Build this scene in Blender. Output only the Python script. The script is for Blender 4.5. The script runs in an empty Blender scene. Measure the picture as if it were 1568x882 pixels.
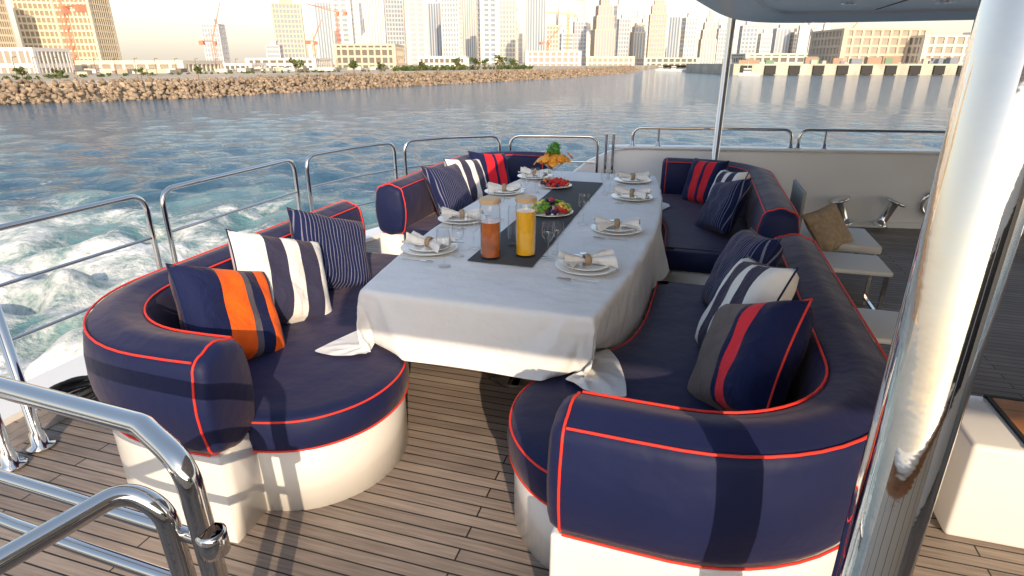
import bpy, bmesh, math, random
import numpy as np
from mathutils import Vector, Matrix
random.seed(4); rng=np.random.default_rng(4)
sc=bpy.context.scene
COL=sc.collection
SC,TC=-0.88,3.97
# ------------------------------------------------------------ helpers
def link(o):
    COL.objects.link(o); return o
def group(name,parts):
    e=bpy.data.objects.new(name,None); e.empty_display_size=.1; link(e)
    for p in parts: p.parent=e
    return e
def mesh_obj(name,verts,faces,mats,mi=None,smooth=False,recalc=True):
    me=bpy.data.meshes.new(name); me.from_pydata([tuple(v) for v in verts],[],faces)
    if not isinstance(mats,(list,tuple)): mats=[mats]
    for m in mats: me.materials.append(m)
    if mi is not None: me.polygons.foreach_set('material_index',mi)
    if recalc:
        bm=bmesh.new(); bm.from_mesh(me); bmesh.ops.recalc_face_normals(bm,faces=bm.faces); bm.to_mesh(me); bm.free()
    if smooth: me.polygons.foreach_set('use_smooth',[True]*len(me.polygons))
    me.update()
    return link(bpy.data.objects.new(name,me))
class MB:
    def __init__(s): s.v=[];s.f=[];s.m=[]
    def box(s,c,d,rz=0,m=0,tap=1.0):
        b=len(s.v); cr,sr=math.cos(rz),math.sin(rz)
        for z in(-.5,.5):
            k=tap if z>0 else 1
            for x,y in((-.5,-.5),(.5,-.5),(.5,.5),(-.5,.5)):
                X,Y=x*d[0]*k,y*d[1]*k
                s.v.append((c[0]+X*cr-Y*sr,c[1]+X*sr+Y*cr,c[2]+z*d[2]))
        for f in((0,3,2,1),(4,5,6,7),(0,1,5,4),(1,2,6,5),(2,3,7,6),(3,0,4,7)):
            s.f.append(tuple(b+i for i in f)); s.m.append(m)
    def beam(s,a,b,r,m=0):
        a=Vector(a);b=Vector(b);d=(b-a).normalized()
        u=d.orthogonal().normalized();w=d.cross(u)
        k=len(s.v)
        for p in(a,b):
            for x,y in((-1,-1),(1,-1),(1,1),(-1,1)): s.v.append(tuple(p+u*r*x+w*r*y))
        for f in((0,3,2,1),(4,5,6,7),(0,1,5,4),(1,2,6,5),(2,3,7,6),(3,0,4,7)):
            s.f.append(tuple(k+i for i in f)); s.m.append(m)
    def lathe(s,prof,c,n=24,m=0,M=None):
        b=len(s.v)
        for r,z in prof:
            for i in range(n):
                a=2*math.pi*i/n; p=Vector((r*math.cos(a),r*math.sin(a),z))
                if M: p=M@p
                s.v.append((c[0]+p.x,c[1]+p.y,c[2]+p.z))
        for j in range(len(prof)-1):
            for i in range(n):
                k=(i+1)%n
                s.f.append((b+j*n+i,b+j*n+k,b+(j+1)*n+k,b+(j+1)*n+i)); s.m.append(m)
    def obj(s,name,mats,smooth=False,recalc=True): return mesh_obj(name,s.v,s.f,mats,s.m,smooth,recalc)
def bevel(o,w=.01,seg=3):
    md=o.modifiers.new('b','BEVEL'); md.width=w; md.segments=seg; md.limit_method='ANGLE'
    for p in o.data.polygons: p.use_smooth=True
    return o
def fillet(pts,r,n=8):
    pts=[Vector(p) for p in pts]; out=[pts[0]]
    for i in range(1,len(pts)-1):
        a,b,c=pts[i-1],pts[i],pts[i+1]
        u=(a-b);v=(c-b);ang=u.angle(v)
        if ang>3.1: out.append(b); continue
        t=min(r/math.tan(ang/2),u.length*.49,v.length*.49)
        p0=b+u.normalized()*t;p1=b+v.normalized()*t
        for k in range(n+1):
            s=k/n; out.append(p0*(1-s)**2+b*2*s*(1-s)+p1*s*s)
    out.append(pts[-1]); return out
def tube(name,pts,r,mat,cyc=False,res=6):
    cu=bpy.data.curves.new(name,'CURVE'); cu.dimensions='3D'; cu.bevel_depth=r; cu.bevel_resolution=res; cu.use_fill_caps=True
    sp=cu.splines.new('POLY'); sp.points.add(len(pts)-1)
    for i,p in enumerate(pts): sp.points[i].co=(p[0],p[1],p[2],1)
    sp.use_cyclic_u=cyc; sp.use_smooth=True
    cu.materials.append(mat)
    return link(bpy.data.objects.new(name,cu))
# ------------------------------------------------------------ materials
def newmat(name):
    m=bpy.data.materials.new(name); m.use_nodes=True
    nt=m.node_tree; return m,nt,nt.nodes['Principled BSDF']
def pmat(name,col,rough=.5,metal=0,var=0,vs=8,bump=0,bs=60,sheen=0,sheentint=(1,.9,.8),coat=0,trans=0,ior=1.45,dist=.01):
    m,nt,b=newmat(name)
    b.inputs['Base Color'].default_value=(*col,1); b.inputs['Roughness'].default_value=rough
    b.inputs['Metallic'].default_value=metal; b.inputs['Sheen Weight'].default_value=sheen
    b.inputs['Sheen Tint'].default_value=(*sheentint,1); b.inputs['Sheen Roughness'].default_value=.45
    b.inputs['Coat Weight'].default_value=coat; b.inputs['Transmission Weight'].default_value=trans; b.inputs['IOR'].default_value=ior
    tc=nt.nodes.new('ShaderNodeTexCoord')
    if var:
        n=nt.nodes.new('ShaderNodeTexNoise'); n.inputs['Scale'].default_value=vs; n.inputs['Detail'].default_value=5
        nt.links.new(tc.outputs['Object'],n.inputs['Vector'])
        r=nt.nodes.new('ShaderNodeValToRGB')
        r.color_ramp.elements[0].position=.3; r.color_ramp.elements[1].position=.7
        r.color_ramp.elements[0].color=(*[c*(1-var) for c in col],1); r.color_ramp.elements[1].color=(*[min(1,c*(1+var)) for c in col],1)
        nt.links.new(n.outputs['Fac'],r.inputs['Fac']); nt.links.new(r.outputs['Color'],b.inputs['Base Color'])
    if bump:
        n=nt.nodes.new('ShaderNodeTexNoise'); n.inputs['Scale'].default_value=bs; n.inputs['Detail'].default_value=4
        nt.links.new(tc.outputs['Object'],n.inputs['Vector'])
        bp=nt.nodes.new('ShaderNodeBump'); bp.inputs['Strength'].default_value=bump; bp.inputs['Distance'].default_value=dist
        nt.links.new(n.outputs['Fac'],bp.inputs['Height']); nt.links.new(bp.outputs['Normal'],b.inputs['Normal'])
    return m
def stripes(name,stops,wav=None):
    m,nt,b=newmat(name); b.inputs['Roughness'].default_value=.8; b.inputs['Sheen Weight'].default_value=.12; b.inputs['Specular IOR Level'].default_value=.25
    b.inputs['Sheen Tint'].default_value=(1,.7,.5,1);b.inputs['Sheen Roughness'].default_value=.45
    tc=nt.nodes.new('ShaderNodeTexCoord'); sx=nt.nodes.new('ShaderNodeSeparateXYZ')
    nt.links.new(tc.outputs['Generated'],sx.inputs[0])
    if wav:
        w=nt.nodes.new('ShaderNodeMath'); w.operation='MULTIPLY'; w.inputs[1].default_value=wav; nt.links.new(sx.outputs['X'],w.inputs[0])
        fr=nt.nodes.new('ShaderNodeMath'); fr.operation='FRACT'; nt.links.new(w.outputs[0],fr.inputs[0]); src=fr.outputs[0]
    else: src=sx.outputs['X']
    r=nt.nodes.new('ShaderNodeValToRGB'); r.color_ramp.interpolation='CONSTANT'
    e=r.color_ramp.elements
    e[0].position=0; e[0].color=(*stops[0][1],1); e[1].position=stops[1][0]; e[1].color=(*stops[1][1],1)
    for p,c in stops[2:]:
        k=e.new(p); k.color=(*c,1)
    nt.links.new(src,r.inputs['Fac']); nt.links.new(r.outputs['Color'],b.inputs['Base Color'])
    n=nt.nodes.new('ShaderNodeTexNoise'); n.inputs['Scale'].default_value=6; n.inputs['Detail'].default_value=6; n.inputs['Distortion'].default_value=.6
    nt.links.new(tc.outputs['Object'],n.inputs['Vector'])
    bp=nt.nodes.new('ShaderNodeBump'); bp.inputs['Strength'].default_value=.8; bp.inputs['Distance'].default_value=.04
    nt.links.new(n.outputs['Fac'],bp.inputs['Height']); nt.links.new(bp.outputs['Normal'],b.inputs['Normal'])
    return m
def glassmat():
    m,nt,b=newmat('clear_glass');nt.nodes.remove(b);o=nt.nodes['Material Output']
    t=nt.nodes.new('ShaderNodeBsdfTransparent');t.inputs[0].default_value=(.975,.98,.98,1)
    g=nt.nodes.new('ShaderNodeBsdfGlossy');g.inputs['Roughness'].default_value=.02
    lw=nt.nodes.new('ShaderNodeLayerWeight')
    p=nt.nodes.new('ShaderNodeMath');p.operation='POWER';p.inputs[1].default_value=3;nt.links.new(lw.outputs['Facing'],p.inputs[0])
    q=nt.nodes.new('ShaderNodeMath');q.operation='MULTIPLY_ADD';q.inputs[1].default_value=.75;q.inputs[2].default_value=.07;nt.links.new(p.outputs[0],q.inputs[0])
    mx=nt.nodes.new('ShaderNodeMixShader');nt.links.new(q.outputs[0],mx.inputs[0]);nt.links.new(t.outputs[0],mx.inputs[1]);nt.links.new(g.outputs[0],mx.inputs[2]);nt.links.new(mx.outputs[0],o.inputs[0]);return m
NV=(.005,.011,.060); RED=(.65,.015,.03); WHT=(.80,.78,.74); GRY=(.10,.095,.12)
M_navy=pmat('navy_canvas',NV,.60,var=.12,vs=2,bump=.5,bs=2.6,sheen=.15,sheentint=(1,.74,.58),dist=.05)
M_navy.node_tree.nodes['Principled BSDF'].inputs['Specular IOR Level'].default_value=.36
M_red=pmat('red_piping',(.80,.04,.025),.6)
M_gel=pmat('white_gelcoat',(.82,.81,.79),.22,var=.04,vs=2,coat=.3)
M_chrome=pmat('polished_steel',(.70,.68,.66),.04,metal=1,bump=.08,bs=7)
M_cloth=pmat('linen_tablecloth',(.76,.76,.76),.9,var=.04,vs=3,bump=.6,bs=6,sheen=.05,dist=.035)
M_runner=pmat('charcoal_runner',(.055,.055,.06),.8,bump=.3,bs=200)
M_plate=pmat('porcelain',(.84,.83,.80),.15,coat=.3)
M_nap=pmat('napkin_linen',(.80,.76,.70),.85,var=.08,vs=20,bump=.3,bs=40)
M_ring=pmat('napkin_ring_rattan',(.35,.25,.16),.7)
M_glass=glassmat()
M_cork=pmat('beech_lid',(.62,.42,.24),.5,var=.1,vs=30)
M_tea=pmat('iced_tea',(.45,.11,.012),.15,coat=.6,var=.35,vs=10)
M_oj=pmat('orange_juice',(.98,.50,.01),.2,coat=.6,var=.08,vs=12)
M_sheet=pmat('bulwark_paint',(.84,.84,.84),.3,var=.03,vs=1.5)
M_roof=pmat('roof_paint',(.82,.82,.82),.3)
M_cream=pmat('cream_vinyl',(.74,.71,.65),.6,bump=.2,bs=20)
M_jute=pmat('jute_cushion',(.45,.33,.21),.9,var=.2,vs=30,bump=.4,bs=80)
M_black=pmat('black_rubber',(.02,.02,.022),.6)
M_pin=stripes('pinstripe_navy',[(0,NV),(.80,(.17,.18,.26))],wav=24)
M_p_org=stripes('stripe_orange',[(0,NV),(.32,(.95,.13,.01)),(.57,GRY),(.64,NV),(.76,(.95,.13,.01)),(.88,NV)])
M_p_wht=stripes('stripe_white',[(0,WHT),(.26,(.035,.035,.075)),(.46,WHT),(.62,(.035,.035,.075)),(.82,WHT)])
M_p_red=stripes('stripe_red',[(0,NV),(.3,RED),(.52,NV),(.6,RED),(.8,NV)])
M_p_redn=stripes('stripe_red_sunlit_navy',[(0,(.13,.11,.105)),(.42,(.13,.11,.105)),(.52,NV),(.58,(.8,.03,.05)),(.72,NV)])  # grey-brown part is navy with the sunlight painted into its colour
def teak():
    m,nt,b=newmat('teak_deck'); L=nt.links
    tc=nt.nodes.new('ShaderNodeTexCoord')
    br=nt.nodes.new('ShaderNodeTexBrick'); br.offset=.37; br.offset_frequency=2
    br.inputs['Color1'].default_value=(.20,.162,.138,1); br.inputs['Color2'].default_value=(.285,.235,.20,1); br.inputs['Mortar'].default_value=(.007,.007,.007,1)
    br.inputs['Scale'].default_value=1; br.inputs['Mortar Size'].default_value=.0036; br.inputs['Brick Width'].default_value=1.9; br.inputs['Row Height'].default_value=.060
    br.inputs['Mortar Smooth'].default_value=.1
    L.new(tc.outputs['Object'],br.inputs['Vector'])
    mp=nt.nodes.new('ShaderNodeMapping'); mp.inputs['Scale'].default_value=(3,60,1); L.new(tc.outputs['Object'],mp.inputs[0])
    n=nt.nodes.new('ShaderNodeTexNoise'); n.inputs['Scale'].default_value=1.5; n.inputs['Detail'].default_value=6; L.new(mp.outputs[0],n.inputs['Vector'])
    n2=nt.nodes.new('ShaderNodeTexNoise'); n2.inputs['Scale'].default_value=1.3; n2.inputs['Detail'].default_value=4; L.new(tc.outputs['Object'],n2.inputs['Vector'])
    ad=nt.nodes.new('ShaderNodeMath'); ad.operation='ADD'; L.new(n.outputs['Fac'],ad.inputs[0]); L.new(n2.outputs['Fac'],ad.inputs[1])
    r=nt.nodes.new('ShaderNodeMapRange'); r.inputs['From Min'].default_value=.7; r.inputs['From Max'].default_value=1.3; r.inputs['To Min'].default_value=.6; r.inputs['To Max'].default_value=1.35
    L.new(ad.outputs[0],r.inputs['Value'])
    mx=nt.nodes.new('ShaderNodeVectorMath'); mx.operation='SCALE'; L.new(br.outputs['Color'],mx.inputs[0]); L.new(r.outputs[0],mx.inputs['Scale'])
    L.new(mx.outputs[0],b.inputs['Base Color']); b.inputs['Roughness'].default_value=.55
    bp=nt.nodes.new('ShaderNodeBump'); bp.inputs['Strength'].default_value=.5; bp.inputs['Distance'].default_value=.003; bp.invert=True
    L.new(br.outputs['Fac'],bp.inputs['Height']); L.new(bp.outputs['Normal'],b.inputs['Normal'])
    return m
M_teak=teak()
M_teaknew=pmat('varnished_teak',(.36,.15,.05),.35,var=.25,vs=14)
# ------------------------------------------------------------ hull and deck
def poly_slab(name,outline,z0,z1,mats,mi_top=0,mi_side=0):
    n=len(outline); v=[(x,y,z0) for x,y in outline]+[(x,y,z1) for x,y in outline]
    f=[tuple(range(n))[::-1],tuple(range(n,2*n))]; m=[mi_side,mi_top]
    for i in range(n):
        j=(i+1)%n; f.append((i,j,n+j,n+i)); m.append(mi_side)
    return mesh_obj(name,v,f,mats,m)
aft=[(-3.55,-5),(-3.55,1),(-3.55,3),(-3.52,4.6),(-3.42,5.25),(-3.2,5.95),(-2.85,6.5),(-2.3,6.86),(-1.6,7.02),(-1.0,7.1)]
hull_o=aft+[(2.65,7.72),(9,8.3),(9,-5)]
hull=poly_slab('hull',hull_o,-3.4,-.02,[M_gel])
ins=[(x+.30 if i<4 else x+.2,y-(.0 if i<4 else .2)) for i,(x,y) in enumerate(aft)]
deckp=poly_slab('deck_planks',ins+[(2.65,7.5),(8.8,8.05),(8.8,-4.9)],-.02,0,[M_teak])
covering=poly_slab('covering_board',aft+[(x-.004,y+.004) for x,y in ins[::-1]],-.018,.035,[M_gel])
mgn=MB()
for k in range(3): mgn.box((-3.18+k*.068,-.2,.002),(.062,9.0,.008))
mg=mgn.obj('margin_boards',pmat('teak_margin',(.24,.20,.17),.6,var=.25,vs=9))
group('yacht_deck',[hull,deckp,covering,mg])
def wall_strip(name,path,th,z0,z1,mat):
    L=[];n=len(path)
    for i,(x,y) in enumerate(path):
        a=Vector(path[max(0,i-1)]);b=Vector(path[min(n-1,i+1)]);d=(b-a).normalized();nn=Vector((-d.y,d.x))
        z1i=z1[i] if isinstance(z1,list) else z1
        L.append([(x,y,z0),(x+nn.x*th,y+nn.y*th,z0),(x+nn.x*th,y+nn.y*th,z1i),(x,y,z1i)])
    v=[p for r in L for p in r];f=[]
    for i in range(n-1):
        for k in range(4):
            f.append((i*4+k,i*4+(k+1)%4,(i+1)*4+(k+1)%4,(i+1)*4+k))
    f+= [(0,1,2,3),tuple(4*(n-1)+k for k in range(4))]
    return mesh_obj(name,v,f,mat)
bp_=[(-1.75,6.86),(-1.45,6.9),(-1.2,6.93),(-.95,6.96),(-.7,7.0),(0,7.12),(2.65,7.55),(9,8.25)]
bw=bevel(wall_strip('wall',bp_,.16,0,[.25,.45,.66,.78,.82,.82,.82,.82],M_sheet),.03)
cap=bevel(wall_strip('cap_rail',[(x,y-.02) for x,y in bp_[3:]],.20,.822,[.84,.85,.85,.85,.85],M_sheet),.01)
lip=wall_strip('waterway',[(0.6,7.19),(2.65,7.515),(9,8.2)],.03,0.0,.06,M_sheet)
group('bulwark',[bw,cap,lip])
M_tint=pmat('tinted_glass',(.02,.02,.025),.05)
mb=MB();mb.box((7.0,-2.2,1.12),(3.6,5.4,2.22))  # unseen deckhouse block, added to give the chrome something to reflect
a=bevel(mb.obj('added_walls',M_cream),.05)
mb=MB()
for k in range(2): mb.box((5.19,-3.6+k*2.0,1.25),(.02,1.7,1.1))
mb.box((6.8,.508,1.1),(1.8,.02,1.9))
b=mb.obj('added_windows',M_tint);group('added_deckhouse',[a,b])
mb=MB();mb.box((.6,-1.85,.50),(5.4,.6,1.0));a=bevel(mb.obj('added_cabinet',M_teaknew),.02)  # unseen console behind the camera, added for chrome reflections and shade
mb=MB();mb.box((.6,-1.85,1.03),(5.5,.7,.05));b=bevel(mb.obj('added_worktop',M_gel),.015)
mb=MB()
for k in range(6): mb.box((-1.6+k*.88,-1.543,.5),(.80,.015,.86))
c=mb.obj('added_doors',M_cream);group('added_bar_console',[a,b,c])
# ------------------------------------------------------------ sofas
def offset_path(path):
    out=[];n=len(path)
    for i in range(n):
        a=Vector(path[max(0,i-1)]);b=Vector(path[min(n-1,i+1)]);d=(b-a).normalized()
        out.append((Vector(path[i]),d,Vector((-d.y,d.x))))
    return out
def sweep(name,path,prof,mat,ends=((0,1),),cz=0.6):
    fr=offset_path(path);rings=[]
    def ring(p,d,n,sh,sc):
        return [(p.x+d.x*sh+n.x*o*sc,p.y+d.y*sh+n.y*o*sc,cz+(z-cz)*sc) for o,z in prof]
    p,d,n=fr[0]
    for sh,s_ in ends[::-1]: rings.append(ring(p,d,n,-sh,s_))
    for p,d,n in fr[1:-1]: rings.append(ring(p,d,n,0,1))
    p,d,n=fr[-1]
    for sh,s_ in ends: rings.append(ring(p,d,n,sh,s_))
    k=len(prof);v=[q for r in rings for q in r];f=[]
    for i in range(len(rings)-1):
        for j in range(k): f.append((i*k+j,i*k+(j+1)%k,(i+1)*k+(j+1)%k,(i+1)*k+j))
    f.append(tuple(range(k)));f.append(tuple((len(rings)-1)*k+j for j in range(k)))
    return mesh_obj(name,v,f,mat,smooth=True)
def cat(pts,n=8):
    out=[];P=[Vector(p) for p in pts]
    for i in range(len(P)-1):
        a=P[max(0,i-1)];b=P[i];c=P[i+1];d=P[min(len(P)-1,i+2)]
        for k in range(n):
            t=k/n
            out.append(.5*((2*b)+(c-a)*t+(2*a-5*b+4*c-d)*t*t+(3*b-a-3*c+d)*t**3))
    out.append(P[-1]); return out
H=.118
def rr(hw,z0,z1,r,bul=.014):
    pts=[];cz=(z0+z1)/2;hh=(z1-z0)/2
    for cx,cy,a0 in((hw-r,hh-r,0),(-hw+r,hh-r,90),(-hw+r,-hh+r,180),(hw-r,-hh+r,270)):
        for k in range(6):
            a=math.radians(a0+k*18); pts.append((cx+r*math.cos(a),cz+cy+r*math.sin(a)))
    out=[]
    for i in range(len(pts)):
        a=pts[i];b=pts[(i+1)%len(pts)];out.append(a)
        if abs(a[0]-b[0])+abs(a[1]-b[1])>.08:
            for s in(.25,.5,.75):
                x=a[0]+(b[0]-a[0])*s;z=a[1]+(b[1]-a[1])*s;g=bul*(1-(2*s-1)**2)*1.3
                if abs(a[0]-b[0])<.01: x+=g*(1 if x>0 else -1)
                else: z+=g*(1 if z>cz else -1)
                out.append((x,z))
    return out
seat_objs=[]
def sofa(sx,sy,ae=.66,name='curved_sofa'):
    W=lambda a,b:(SC+sx*a,TC+sy*b)
    R=.56;cl=1.49
    path=[(cl,.34+.0)]+[(cl,.34+k*(2.49-R-.34)/10) for k in range(1,10)]
    cx,cy=cl-R,2.49-R
    for k in range(15):
        a=math.radians(k*90/14);path.append((cx+R*math.cos(a),cy+R*math.sin(a)))
    path+=[(.80,2.487),(ae,2.48)]
    P=[W(*p) for p in path]
    ends=((0,1),(.02,.985),(.04,.93),(.052,.8))
    prof=rr(H,.40,.80,.06)
    parts=[]
    parts.append(sweep('back_bolster',P,prof,M_navy,ends))
    fr=offset_path(P)
    for j,(o,z) in enumerate(((H-.014,.789),(-H+.014,.789),(H-.008,.412),(-H+.008,.412))):
        pts=[(p.x+n.x*o,p.y+n.y*o,z) for p,d,n in fr]
        parts.append(tube('piping_%d'%j,pts,.0046,M_red,res=3))
    for k,(p,d,n) in enumerate((fr[0],fr[-1])):
        sg=-1 if k==0 else 1
        pts=[(p.x+n.x*o*1.005+sg*d.x*.008,p.y+n.y*o*1.005+sg*d.y*.008,.6+(z-.6)*1.005) for o,z in prof]
        parts.append(tube('end_piping_%d'%k,pts,.0046,M_red,cyc=True,res=3))
    pr=rr(H-.01,.0,.40,.012,0)
    parts.append(sweep('back_plinth',P,[(o,z) for o,z in pr],M_gel,((0,1),(.025,1),(.035,1)),cz=.2))
    front=[tuple(p) for p in cat([(.74,.33),(.73,.6),(.71,1.0),(.64,1.3),(.46,1.53),(.32,1.75),(.275,1.95),(.32,2.16),(.46,2.33),(.66,2.41),(.85,2.42)],7)]
    back=[(cx+.02+(R-.10)*math.cos(math.radians(a)),cy+(R-.10)*math.sin(math.radians(a))) for a in range(80,-1,-8)]+[(cl-.10,.9),(cl-.10,.33)]
    out=front+back;n=len(out)
    def ins_(o,d):
        r=[];m=len(o)
        area=sum(o[i][0]*o[(i+1)%m][1]-o[(i+1)%m][0]*o[i][1] for i in range(m))
        sg=1 if area>0 else -1
        for i in range(m):
            a=Vector(o[i-1]);b=Vector(o[(i+1)%m]);t=(b-a).normalized()
            r.append((o[i][0]-t.y*d*sg,o[i][1]+t.x*d*sg))
        return r
    def stack(nm,levels,mat):
        v=[];f=[]
        for d,z in levels:
            for p in ins_(out,d):
                x,y=W(*p);v.append((x,y,z))
        for i in range(len(levels)-1):
            for j in range(n): f.append((i*n+j,i*n+(j+1)%n,(i+1)*n+(j+1)%n,(i+1)*n+j))
        f.append(tuple(range(n)));f.append(tuple((len(levels)-1)*n+j for j in range(n)))
        return mesh_obj(nm,v,f,mat,smooth=True)
    cu=stack('seat_cushion',[(.03,.30),(.006,.305),(.0,.32),(-.008,.375),(.0,.43),(.008,.445),(.028,.457),(.07,.463)],M_navy)
    parts.append(cu);seat_objs.append(cu)
    parts.append(stack('seat_plinth',[(.02,0),(.02,.28),(.03,.299)],M_gel))
    for d,z in((.003,.443),(.003,.308)):
        pts=[(*W(*p),z) for p in ins_(out,d)[:len(front)]]
        parts.append(tube('seat_piping',pts,.0046,M_red,res=3))
    return group(name,parts)
for sx in(-1,1):
    for sy in(-1,1): sofa(sx,sy,.70 if sx<0 else .62)
# ------------------------------------------------------------ pillows
def pillow(name,loc,yaw,tilt,roll,w,mat,th=.085,pipe=None,h=None):
    h=h or w;n=22;v=[];f=[];sd=random.random()*6
    for side in(1,-1):
        for i in range(n+1):
            for j in range(n+1):
                u=-1+2*i/n;t=-1+2*j/n
                x=w/2*u*(1-.09*(1-t*t)*abs(u));y=h/2*t*(1-.09*(1-u*u)*abs(t))
                e=max(0,(1-u**4)*(1-t**4))**.5
                wr=(.007*math.sin(9*u+3*t+sd)*math.sin(5*t+sd)+.008*math.sin(3*u*t+sd*2))*e
                v.append((x,y,side*(th*e**.8+.001)+wr))
    m=(n+1)**2
    for s in(0,1):
        for i in range(n):
            for j in range(n):
                a=s*m+i*(n+1)+j;q=(a,a+n+1,a+n+2,a+1)
                f.append(q if s==0 else q[::-1])
    bd=[i*(n+1) for i in range(n)]+[n*(n+1)+j for j in range(n)]+[i*(n+1)+n for i in range(n,0,-1)]+[j for j in range(n,0,-1)]
    for k in range(len(bd)):
        a=bd[k];b=bd[(k+1)%len(bd)];f.append((a,b,b+m,a+m))
    o=mesh_obj('cover',v,f,mat,smooth=True)
    pi=tube('piped_edge',[(v[k][0]*1.004,v[k][1]*1.004,0) for k in bd],.0045,pipe or M_navy,cyc=True,res=2)
    N=Vector((math.cos(yaw)*math.cos(tilt),math.sin(yaw)*math.cos(tilt),math.sin(tilt)))
    X=Vector((-math.sin(yaw),math.cos(yaw),0));Y=N.cross(X)
    Mx=Matrix((X,Y,N)).transposed().to_4x4()@Matrix.Rotation(roll,4,'Z')
    g=group(name,[o,pi]);g.matrix_world=Matrix.Translation(loc)@Mx
    return g
r_=math.radians
pillow('striped_pillow',(-2.00,2.03,.64),r_(0),r_(32),r_(-24),.50,M_p_org,th=.10)
pillow('striped_pillow',(-2.05,2.48,.65),r_(-10),r_(34),r_(-24),.54,M_p_wht,th=.10)
pillow('pinstripe_pillow',(-2.08,2.99,.65),r_(-14),r_(33),r_(-24),.52,M_pin,th=.10)
pillow('pinstripe_pillow',(-2.10,4.92,.655),r_(-12),r_(28),r_(-5),.50,M_pin)
pillow('striped_pillow',(-2.10,5.40,.655),r_(-18),r_(28),r_(-8),.48,M_p_wht)
pillow('striped_pillow',(-2.02,5.85,.655),r_(-30),r_(25),r_(-8),.48,M_p_red)
pillow('pinstripe_pillow',(.26,5.02,.645),r_(200),r_(27),r_(16),.48,M_pin)
pillow('striped_pillow',(.30,5.50,.65),r_(200),r_(22),r_(8),.46,M_p_wht)
pillow('striped_pillow',(.12,6.05,.65),r_(220),r_(20),r_(5),.46,M_p_red)
pillow('pinstripe_pillow',(.30,3.24,.665),r_(186),r_(25),r_(10),.52,M_pin,th=.10)
pillow('striped_pillow',(.29,2.70,.66),r_(190),r_(24),r_(14),.54,M_p_wht,th=.10)
pillow('striped_pillow',(.28,2.26,.65),r_(196),r_(28),r_(28),.50,M_p_redn,pipe=M_red,th=.115)
# ------------------------------------------------------------ table
def tab_w(d): 
    return .545+.145*(1-(d/1.72)**2)
tout=[]
for i in range(25):
    d=-1.72+3.44*i/24; tout.append((SC+tab_w(d),TC+d))
for i in range(25):
    d=1.72-3.44*i/24; tout.append((SC-tab_w(d),TC+d))
ttop=poly_slab('table_top',tout,.70,.745,[M_gel])
mb=MB()
for dy in(-.95,.95):
    mb.lathe([(0,0.001),(.2,.001),(.2,.02),(.05,.04),(.045,.62),(.16,.68),(.16,.699),(0,.699)],(SC,TC+dy,0),28)
    mb.box((SC,TC+dy,.10),(.5,.07,.05)); mb.box((SC,TC+dy,.10),(.07,.4,.046))
ped=mb.obj('pedestals',M_chrome,smooth=False)
group('dining_table',[ttop,ped])
Wd,Ld=2.14,4.06;nx,ny=84,160
v=[];f=[]
for i in range(nx+1):
    for j in range(ny+1):
        v.append((SC-Wd/2+Wd*i/nx,TC-Ld/2+Ld*j/ny,.757+.002*math.sin(i*.5+j*.3)*math.cos(j*.37-i*.2)+.0006*random.random()))
for i in range(nx):
    for j in range(ny):
        a=i*(ny+1)+j;f.append((a,a+ny+1,a+ny+2,a+1))
clo=mesh_obj('tablecloth',v,f,M_cloth,smooth=True,recalc=False)
vg=clo.vertex_groups.new(name='pin')
pin=[k for k,p in enumerate(v) if abs(p[1]-TC)<1.69 and abs(p[0]-SC)<tab_w(p[1]-TC)-.03]
vg.add(pin,1,'REPLACE')
for o in seat_objs+[ttop]:
    md=o.modifiers.new('c','COLLISION'); o.collision.thickness_outer=.006; o.collision.cloth_friction=30
cm=clo.modifiers.new('cloth','CLOTH');s_=cm.settings
s_.quality=6;s_.mass=.25;s_.tension_stiffness=25;s_.compression_stiffness=20;s_.shear_stiffness=5;s_.bending_stiffness=.04;s_.air_damping=1.5
s_.vertex_group_mass='pin'
cm.collision_settings.distance_min=.006;cm.collision_settings.collision_quality=2
cm.point_cache.frame_start=1;cm.point_cache.frame_end=50
sc.frame_start=1;sc.frame_end=50
for fr_ in range(1,51): sc.frame_set(fr_)
dg=bpy.context.evaluated_depsgraph_get()
me2=bpy.data.meshes.new_from_object(clo.evaluated_get(dg))
clo.modifiers.clear();clo.data=me2
for o in seat_objs+[ttop]: o.modifiers.clear()
me2.polygons.foreach_set('use_smooth',[True]*len(me2.polygons))
sd=clo.modifiers.new('s','SUBSURF');sd.levels=1;sd.render_levels=1
sc.frame_set(1)
ZT=.762
run=bevel(poly_slab('table_runner',[(-1.10,2.78),(-.74,2.78),(-.74,5.15),(-1.10,5.15)],ZT,ZT+.004,[M_runner]),.001,1)
def napkin_mesh(mb,c,ang,s=1):
    b=len(mb.v);n1,n2=26,22;q=random.random()*6
    for i in range(n1+1):
        for j in range(n2+1):
            u=-1+2*i/n1;w=-1+2*j/n2
            wd=.022+.085*abs(u)**1.2*(1+.25*math.sin(q+i*.2))
            x=u*.14*(1-.12*w*w)+.008*math.sin(7*w+q);y=w*wd
            z=.014+.018*abs(u)**.5*math.cos(w*9+u*2+q)+.026*(1-w*w)*(.4+abs(u))+.007*math.sin(17*w+5*u+q)
            ca,sa=math.cos(ang),math.sin(ang)
            mb.v.append((c[0]+s*(x*ca-y*sa),c[1]+s*(x*sa+y*ca),c[2]+s*max(z,.002)))
    for i in range(n1):
        for j in range(n2):
            a=b+i*(n2+1)+j;mb.f.append((a,a+n2+1,a+n2+2,a+1));mb.m.append(0)
def wineglass(c,s=1):
    mb=MB();mb.lathe([(0,0),(.034*s,.001),(.034*s,.003),(.004,.008),(.0035,.085*s),(.012*s,.095*s),(.034*s,.125*s),(.038*s,.15*s),(.031*s,.20*s)],c,24)
    return mb.obj('wine_glass',M_glass,smooth=True)
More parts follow.
